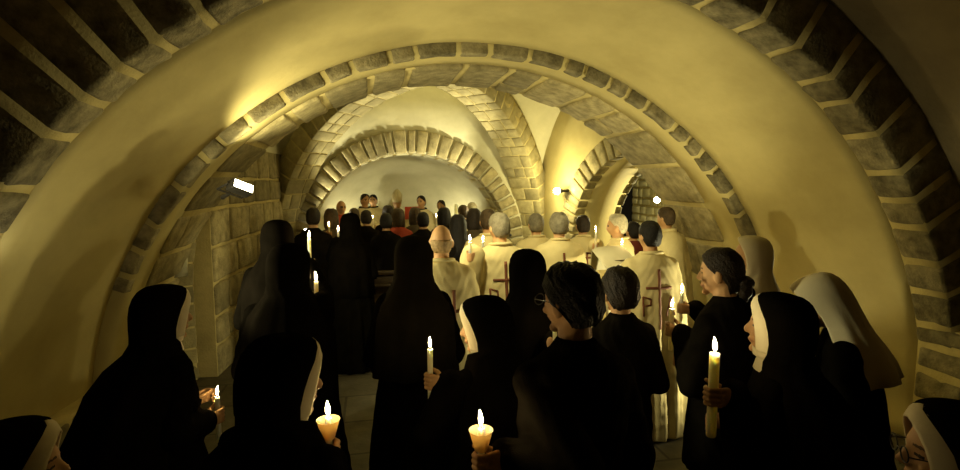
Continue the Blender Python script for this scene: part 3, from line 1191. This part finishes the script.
    # ---- leaning from the waist: bend every part that lies above the hip
    if lean:
        hip = .92 * s
        for o in [root] + list(root.children_recursive):
            if o.type != 'MESH':
                continue
            c = get_co(o.data)
            k = np.clip((c[:, 2] - hip) / (.3 * s), 0, 1)
            a = -R(lean) * k * k * (3 - 2 * k)
            y, z = c[:, 1].copy(), c[:, 2] - hip
            c[:, 1] = y * np.cos(a) - z * np.sin(a)
            c[:, 2] = hip + y * np.sin(a) + z * np.cos(a)
            c[:, 2][k <= 0] = z[k <= 0] + hip
            set_co(o.data, c)
    return root


def C(kind, px, py, t, label, **kw):
    p = pt(px, py, t)
    candle(kind, p, label, **kw)
    return p


# ---- foreground
c = C('cup', 328, 414, 1.72, 'lit candle in a pale drip cup in front of the nearest veiled nun')
person('nun', 283, 338, 1.55, -34, 'nun in black veil nearest to the lens, seen from behind, with a cup candle', turn=-32, bow=6,
       candle_at=c, hand='R', grip=.125, vhem=.7, width=1.12, va=1.2, vb=1.2)
c = C('taper', 217, 394, 2.5, 'small candle flame peeping out beside the nun at the left wall')
person('nun', 163, 287, 2.35, -42, 'nun in long black veil standing by the left plaster wall, turned to the right', turn=-14, bow=4, candle_at=c, hand='R', grip=.10, vhem=.68, va=1.1, vb=1.7)
person('nun', 12, 428, 1.35, -64, 'black-veiled person with white band cut off by the lower left corner', bow=0, turn=-10, vhem=.6)
person('nun', 957, 408, 1.28, 52, 'person with glasses and white headband cut off by the lower right corner', bow=0, turn=6, glasses=True, vhem=.6)
c = C('taper', 316, 279, 2.85, 'candle flame glimpsed at the cheek of the broad nun at the left pier')
person('nun', 289, 243, 2.75, -8, 'broad nun in a plain black veil in front of the left stone pier', turn=-14, bow=3, candle_at=c, hand='R', grip=.12, width=1.1, vhem=.72)
c = C('taper', 309, 237, 3.62, 'tall lit taper held up beside the left stone pier', length=.27)
person('nun', 277, 219, 3.6, -3, 'dark nun close against the left pier, half hidden behind the broad nun', candle_at=c, hand='R', grip=.19, band=False)
person('nun', 413, 235, 2.95, -3, 'nun in dark grey veil standing upright in the aisle left of the bald priest', veil='greyveil', bow=2, band=False, vhem=.5, width=.94)
c = C('taper', 430, 346, 2.22, 'lit taper seen against the dark back of the grey-veiled nun', length=.25)
person('nun', 484, 298, 2.3, 32, 'nun with wide white headband facing left beside the young man with glasses', turn=36, bow=8, candle_at=c, hand='L', grip=.15, width=.95)
c = C('taper', 555, 327, 2.75, 'small candle flame behind the chin of the young man with glasses', length=.2)
person('nun', 527, 250, 3.1, 6, 'nun in black veil between the grey-veiled nun and the young man', candle_at=c, hand='R', grip=.1, band=False, vhem=.5, width=.92)
c = C('cup', 481, 424, 1.62, 'lit candle in a glowing drip cup held low at the bottom centre')
person('man', 572, 262, 1.74, 4, 'young man with dark hair and glasses in a dark jacket, foreground centre', hair=('black_hair', 'thick'), turn=26, bow=3, width=.95, glasses=True, candle_at=c, hand='L', grip=.125,
       cloth='suit')
person('woman', 620, 269, 2.7, 4, 'person with short brown hair behind the young man with glasses', hair=('dark_hair', 'thick'), cloth='suit')
c = C('taper', 672, 306, 2.75, 'lit taper in front of the woman with the hair bun')
person('woman', 722, 247, 2.6, 24, 'woman with dark hair in a bun wearing a dark jacket', hair=('dark_hair', 'bun'), turn=16, bow=4, candle_at=c, hand='L', grip=.12, cloth='suit')
C2 = C('taper', 682, 290, 3.45, 'second lit taper just behind the taper of the woman with the bun')
person('nun', 751, 236, 3.45, 38, 'white-veiled nun in black dress half hidden behind the woman with the bun', veil='whiteveil', band=False, candle_at=C2, hand='L', grip=.12, vhem=.45, turn=14)
c = C('pillar', 715, 350, 1.90, 'thick tall lit candle held up in front of the woman in the dark jacket')
person('nun', 779, 295, 2.05, 36, 'nun in black veil and broad white headband holding the thick tall candle', turn=10, bow=-3, candle_at=c, hand='L', grip=.17, crad=.018, vhem=.62, vb=1.5)
person('nun', 822, 272, 2.5, 46, 'nun in white veil and black dress bowing beside the right wall', veil='whiteveil', band=False, bow=22, lean=9, vhem=.25, vb=1.0, va=.88)

# ---- clergy in cream
c = C('taper', 470, 240, 3.95, 'lit taper left of the grey-haired priest with a cross on his back')
person('priest', 441, 223, 3.7, -2, 'bald priest in cream vestment behind the grey-veiled nun', hair=('fair_hair', 'fringe'), emblem='plain', cemb=(.07, -.08))
person('priest', 499, 211, 4.25, 4, 'grey-haired priest in cream vestment right of the bald priest', hair=('grey_hair', 'short'), turn=14, candle_at=c, hand='L', grip=.13, emblem='full')
person('priest', 488, 208, 5.2, 0, 'brown-haired man just behind the grey-haired priest', hair=('brown_hair', 'short'))
c = C('taper', 483, 240, 4.75, 'short candle flame between two cream-robed priests')
person('priest', 536, 213, 5.7, 0, 'grey-haired cream-robed priest right in front of the crossing rib foot', hair=('grey_hair', 'short'), emblem='plain')
person('priest', 559, 212, 5.0, -2, 'priest with thick grey hair in front of the glowing vault corner', hair=('grey_hair', 'thick'), emblem='full')
c = C('taper', 596, 230, 5.45, 'lit taper between the dark-haired priest and the priest facing left', length=.3)
person('priest', 583, 215, 6.15, -4, 'dark-haired cream-robed priest to the left of the side arch', hair=('dark_hair', 'short'), emblem='plain', candle_at=c, hand='R', grip=.18)
c = C('taper', 622, 243, 4.95, 'candle flame in front of the open side arch')
person('priest', 617, 213, 5.25, 42, 'white-haired priest facing left in front of the side arch', hair=('white_hair', 'short'), turn=15)
person('priest', 650, 220, 4.15, -2, 'dark-haired priest with large cross on cream back at the right', hair=('black_hair', 'short'), turn=10, emblem='full', candle_at=None)
person('priest', 666, 206, 5.75, 10, 'tall brown-haired priest in cream behind the dark-haired priest at the right', hair=('brown_hair', 'short'), turn=15)
person('woman', 633, 222, 6.3, 10, 'person in dark red seen between the priests in the side arch', hair=('black_hair', 'short'), cloth='darkred')

# ---- congregation near the pews
person('man', 313, 207, 6.2, -4, 'dark-haired man in black suit beside the foot of the left crossing rib', hair=('dark_hair', 'short'))
c = C('taper', 329, 225, 6.6, 'tiny candle flame left of the brown-haired woman')
person('woman', 331, 209, 6.95, 5, 'brown-haired woman standing right of the man in black suit', hair=('brown_hair', 'bob'), cloth='brown', candle_at=c, hand='L', grip=.12)
c = C('taper', 338, 230, 5.75, 'tiny candle flame at the shoulder of the tall dark-veiled nun')
person('nun', 350, 213, 5.6, 0, 'tall dark-veiled nun standing at the end of the pew', band=False, candle_at=c, hand='L', grip=.12)
person('man', 354, 208, 8.05, 0, 'brown-haired man behind the dark-veiled nun', hair=('brown_hair', 'short'), cloth='brown')
person('man', 366, 210, 7.65, 0, 'dark-haired man in black between the veiled nun and the man at the pew', hair=('dark_hair', 'short'))
person('man', 386, 213, 6.9, 0, 'man in black suit standing at the middle of the pew', hair=('black_hair', 'short'))
person('woman', 388, 206, 8.3, 0, 'person with dark hair behind the man in black suit at the pew', hair=('dark_hair', 'bob'), cloth='suit')
person('woman', 398, 209, 7.45, 0, 'brown-haired woman in a red top in front of the altar', hair=('brown_hair', 'bob'), cloth='red')
person('woman', 415, 208, 8.1, 8, 'brown-haired woman behind the person in the dark coat', hair=('brown_hair', 'bob'), cloth='brown')
person('man', 423, 212, 7.15, 0, 'dark-haired person in dark coat at the right end of the pew', hair=('black_hair', 'short'))
person('woman', 444, 208, 7.65, 4, 'person with black hair in dark coat right of the altar server', hair=('black_hair', 'bob'))
person('woman', 458, 215, 5.9, 0, 'long dark-haired woman in black left of the grey-haired priest', hair=('black_hair', 'long'))
person('woman', 474, 209, 6.6, 8, 'dark-haired person in a brown coat near the right side of the chancel', hair=('dark_hair', 'bob'), cloth='brown')
person('man', 472, 202, 8.9, 10, 'white-haired man near the right side of the chancel arch', hair=('white_hair', 'short'), cloth='brown')
person('server', 463, 205, 8.4, 20, 'person in white near the right side of the chancel arch', hair=('brown_hair', 'short'), cloth='white')

# ---- at the altar
person('priest', 341, 200, 8.95, -150, 'white-haired cleric in red vestment left of the altar', hair=('white_hair', 'fringe'), cloth='red', front=True)
person('server', 365, 193, 9.7, -150, 'altar server in white left of the bishop', hair=('dark_hair', 'short'), cloth='white', front=True)
person('server', 373, 194, 10.65, 170, 'second altar server in white close to the bishop', hair=('black_hair', 'short'), cloth='white', front=True)
person('bishop', 397, 197, 10.3, 178, 'bishop in white mitre and vestment behind the altar', cloth='white', front=True)
person('server', 421, 195, 9.9, 150, 'altar server in white with dark collar right of the bishop', hair=('black_hair', 'short'), cloth='white', front=True)
person('server', 441, 200, 10.5, 150, 'dark-haired server at the right end of the altar', hair=('dark_hair', 'short'), cloth='white', front=True)


# ------------------------------------------------------------------ furniture
def pew(loc, rotz, W, label):
    t = thing('pew', label, 'pew', loc, rotz)
    mb = MB(); mb.box((0, 0.24, .44), (W / 2, .20, .022), 0, .01); mb.obj('seat', M['wood'], t)
    mb = MB(); mb.box((0, 0, .70), (W / 2, .018, .20), 0, .008); mb.obj('backrest', M['wood'], t)
    mb = MB(); mb.box((0, -.01, .93), (W / 2 + .02, .05, .022), 0, .012); mb.obj('top_rail', M['wood'], t)
    mb = MB(); mb.box((0, -.10, .80), (W / 2, .08, .014), 0, .008); mb.obj('book_ledge', M['wood'], t)
    for s in (-1, 1):
        g = MB()
        prof = [(-.06, 0), (.46, 0), (.46, .06), (.42, .42), (.44, .60), (.38, .66), (.22, .64), (.10, .74), (.05, .93), (-.06, .93)]
        x0 = s * (W / 2 + .02)
        g.loft([[(x0 + d, y, z) for y, z in prof] for d in (-.022, .022)])
        g.obj('end_panel', M['wood'], t, smooth=False)
    mb = MB(); mb.box((0, -.22, .14), (W / 2 - .05, .07, .018), 0, .008)
    for s in (-1, 1):
        mb.box((s * (W / 2 - .1), -.12, .07), (.02, .15, .07), 0, .006)
    mb.obj('kneeler', M['wood'], t)
    return t


q = pt(394, 267, 6.42)
pew((q.x, q.y, 0), -.03, 1.05, 'dark wooden pew across the aisle behind the man in black suit')

q = pt(405, 222, 9.1)
t = thing('altar', 'altar table covered by a white cloth in front of the bishop', 'altar', (q.x, q.y, 0), 0)
mb = MB(); mb.box((0, 0, .93), (.70, .28, .05), 0, .015); mb.obj('altar_slab', M['pale'], t)
mb = MB(); mb.box((0, 0, .45), (.65, .22, .45), 0, .02); mb.obj('altar_base', M['pale'], t)
mb = MB()
rows = []
for i in range(41):
    x = -.725 + 1.45 * i / 40
    f = .008 * math.sin(i * 1.3)
    rows.append([(x, -.325 - f, .62), (x, -.325 - f * .5, .8), (x, -.322, .985), (x, 0, .992), (x, .322, .985), (x, .33, .7)])
mb.grid(rows)
o = mb.obj('altar_cloth', M['white'])
o.location = (q.x, q.y, 0)
tag(o, 'white cloth spread over the altar table', 'altar cloth')
md = o.modifiers.new('thickness', 'SOLIDIFY'); md.thickness = .006; md.offset = 1

for dx, lb in ((-.55, 'gilt altar candlestick at the left end of the altar'), (.55, 'gilt altar candlestick at the right end of the altar')):
    t = thing('candlestick', lb, 'candlestick', (q.x + dx, q.y, .999), 0, 'candlesticks on the altar')
    mb = MB(); mb.lathe([(.06, 0), (.06, .01), (.02, .03), (.012, .1), (.022, .13), (.012, .16), (.012, .2), (.035, .22), (.035, .23), (.01, .23)]); mb.obj('stem', M['gold'], t)
    candle('taper', Vector((q.x + dx, q.y, .999 + .23 + .20)), 'altar candle standing in the ' + lb.split(' at ')[0].replace('gilt ', '') + ' at ' + lb.split(' at ')[1], 'candles on the altar', .20)
# tall processional candle
w_ = pt(456, 203, 9.45)
t = thing('processional_candle', 'tall pale processional candle standing right of the altar', 'candle', (w_.x, w_.y, 0))
mb = MB(); mb.lathe([(.14, 0), (.14, .02), (.03, .06), (.02, .5), (.035, .55), (.02, .6), (.02, 1.1), (.06, 1.14), (.06, 1.16), (.02, 1.16)]); mb.obj('stand', M['gold'], t)
mb = MB(); mb.lathe([(.03, 1.155), (.03, w_.z - .02), (.02, w_.z - .02)]); mb.obj('wax_stick', M['wax'], t)

# red book held up beside the bishop
b0 = pt(412, 213, 9.75)
t = thing('book', 'large open red book held up right of the bishop', 'book', b0, R(8))
for s in (-1, 1):
    mb = MB(); mb.box((s * .068, 0, 0), (.065, .007, .12), 0, .005, Matrix.Rotation(R(s * 8), 3, 'Z')); mb.obj('cover', M['red'], t)
    mb = MB(); mb.box((s * .064, .016, 0), (.058, .009, .11), 0, .004, Matrix.Rotation(R(s * 8), 3, 'Z')); mb.obj('pages', M['paper'], t)

# lectern under a white cloth among the priests
q = pt(617, 250, 4.68)
t = thing('lectern', 'lectern under a plain white cloth in front of the priest facing left', 'lectern', (q.x, q.y, 0), .15)
mb = MB(); mb.lathe([(.2, 0), (.2, .03), (.05, .06), (.04, .3), (.04, q.z - .12), (.1, q.z - .08)]); mb.obj('post', M['wood'], t)
mt = Matrix.Rotation(R(28), 3, 'X')
mb = MB(); mb.box((0, 0, q.z - .095), (.13, .085, .012), 0, .006, mt); mb.obj('desk', M['wood'], t)
mb = MB()
rows = []
for i in range(25):
    x = -.185 + .37 * i / 24
    f = .012 * math.sin(i * 1.1)
    dz = -.03 * (abs(x) / .185) ** 4
    rows.append([(x * 1.12, -.16 - f, q.z - .55), (x * 1.08, -.15 - f, q.z - .3), (x, -.125, q.z - .11 + dz), (x, 0, q.z - .045 + dz), (x, .125, q.z + .022 + dz), (x, .15, q.z - .2)])
mb.grid(rows)
o = mb.obj('cloth', M['paper'], t)
md = o.modifiers.new('thickness', 'SOLIDIFY'); md.thickness = .005; md.offset = 1


# ------------------------------------------------------------------ lamps
def point(loc, power, col=(1, 0.89, 0.46), rad=0.05):
    l = bpy.data.lights.new('lamp_light', 'POINT')
    l.energy = power
    l.color = col
    l.shadow_soft_size = rad
    o = bpy.data.objects.new('lamp_light', l)
    COL.objects.link(o)
    o.location = loc
    return o


def spot(loc, aim, power, angle=120, blend=0.5, col=(1, 0.90, 0.50), rad=0.06):
    l = bpy.data.lights.new('lamp_beam', 'SPOT')
    l.energy = power
    l.color = col
    l.spot_size = R(angle)
    l.spot_blend = blend
    l.shadow_soft_size = rad
    o = bpy.data.objects.new('lamp_beam', l)
    COL.objects.link(o)
    o.location = loc
    o.rotation_euler = Vector(aim).to_track_quat('-Z', 'Y').to_euler()
    return o


def floodlight(loc, aim, label, size=(0.13, 0.075), up=(0, 0, 1)):
    """wall floodlight: housing, glass front and bracket; the beam leaves through the glass"""
    loc, aim = Vector(loc), Vector(aim).normalized()
    t = thing('floodlight', label, 'lamp', loc, 0, 'floodlights on the walls')
    x = aim.cross(Vector(up)).normalized()
    z = x.cross(aim).normalized()
    mt = Matrix((x, aim, z)).transposed()
    mb = MB(); mb.box((0, 0, 0), (size[0], 0.05, size[1]), 0, 0.012, mt)
    mb.obj('housing', M['metal'], t)
    mb = MB(); mb.box(aim * 0.048, (size[0] - 0.012, 0.008, size[1] - 0.012), 0, 0.004, mt)
    mb.obj('glass_front', M['lampglass'], t)
    mb = MB()
    for s in (-1, 1):
        mb.cap(x * s * (size[0] + 0.012), x * s * (size[0] + 0.012) - aim * 0.14, 0.009, 0.009)
    mb.cap(x * (size[0] + 0.012) - aim * 0.14, -x * (size[0] + 0.012) - aim * 0.14, 0.009, 0.009)
    mb.cap(-aim * 0.14, -aim * 0.24, 0.012, 0.02)
    mb.obj('bracket', M['metal'], t)
    return loc + aim * 0.09


def bulb_lamp(loc, wall, label):
    loc, wall = Vector(loc), Vector(wall).normalized()
    t = thing('wall_lamp', label, 'lamp', loc)
    mb = MB(); mb.ell((0, 0, 0), (0.055, 0.055, 0.055)); mb.obj('bulb', M['bulb'], t)
    mb = MB(); mb.cap(wall * 0.05, wall * 0.10, 0.03, 0.035); mb.cap(wall * 0.1, wall * 0.3, 0.012, 0.03)
    mb.obj('lamp_holder', M['metal'], t)
    return loc


p = floodlight(pt(240, 188, 4.08), (0.55, -0.5, 0.25), 'lit rectangular floodlight on a short arm at the left of the second arch', (.09, .043), (.5, 0, 1))
spot(p + Vector((0, .06, 0)), (0.68, 0.2, 0.85), 90, 125, 0.6)
spot(p, (0.80, -0.50, -0.25), 90, 52, 0.6)
p = bulb_lamp(pt(557, 191, 8.15), (0.9, 0.5, 0), 'glowing round bulb low in the pale vault corner right of the crossing rib')
point(p - Vector((0.16, 0.10, -0.04)), 60)
p = bulb_lamp(pt(657, 200, 9.2), (1, 0.1, 0), 'small bright bulb in the side aisle behind the right arch')
point(p - Vector((0.10, 0.14, 0)), 170)
p = floodlight((0.98, 10.75, 0.85), (-0.6, 0.2, 0.75), 'added low floodlight at the right side of the apse')  # added out of sight behind the altar group to brighten the apse
spot(p, (-0.5, 0.05, 0.85), 36, 150, 0.5, (1, 0.95, 0.66))
p = floodlight((-1.55, 10.75, 0.85), (0.6, 0.2, 0.75), 'added low floodlight at the left side of the apse')  # its added counterpart, lifting the left half of the apse
spot(p, (0.5, 0.05, 0.85), 27, 150, 0.5, (1, 0.95, 0.66))
p = floodlight((1.14, 8.28, 1.33), (-0.7, 0.0, 0.7), 'small floodlight tucked behind the right crossing rib foot', (0.08, 0.045))
spot(p, (-0.62, -0.06, 0.85), 330, 76, 0.6, (1, .93, .62))
p = floodlight((-1.98, 8.58, 1.24), (0.6, -0.1, 0.78), 'small floodlight tucked beside the left crossing rib foot', (0.08, 0.045))
spot(p, (0.8, -0.15, 0.85), 220, 80, 0.6, (1, .93, .62))
# added floodlights at the foot of the nearest arch, brightening barrel and vestments
p = floodlight((-2.80, 2.93, 1.60), (0.85, 0.5, 0.1), 'added out-of-view floodlight on the left beside the nearest arch, turned towards the altar')
spot(p, (0.84, 0.54, 0.05), 215, 92, 0.7)
spot(p, (4.0, -0.86, -0.1), 230, 30, 0.5)  # extra narrow beam added to brighten the bowing nun's white veil
p = floodlight((2.80, 3.42, 0.5), (-0.6, 0.45, 0.65), 'added fill uplight at the foot of the right wall behind the bowing white-veiled nun')  # added lamp hidden by the crowd, lights the left barrel
spot(p, (-0.85, 0.28, 0.45), 270, 108, 0.7)

p = floodlight((-0.55, 3.0, 3.16), (0.42, 0.72, -0.55), 'added unseen spotlight under the crown of the nearest arch', (.07, .05))  # added above the frame as fill on the priests' backs
spot(p, (0.45, 0.72, -0.60), 260, 72, 0.8)

w = bpy.data.worlds.new('world')
sc.world = w
w.use_nodes = True
w.node_tree.nodes['Background'].inputs[0].default_value = (0.02, 0.016, 0.008, 1)
w.node_tree.nodes['Background'].inputs[1].default_value = 0.3
vs = sc.view_settings
vs.view_transform = 'Standard'
vs.look = 'None'
vs.gamma = 1.0
vs.exposure = 0.0
vs.use_curve_mapping = False
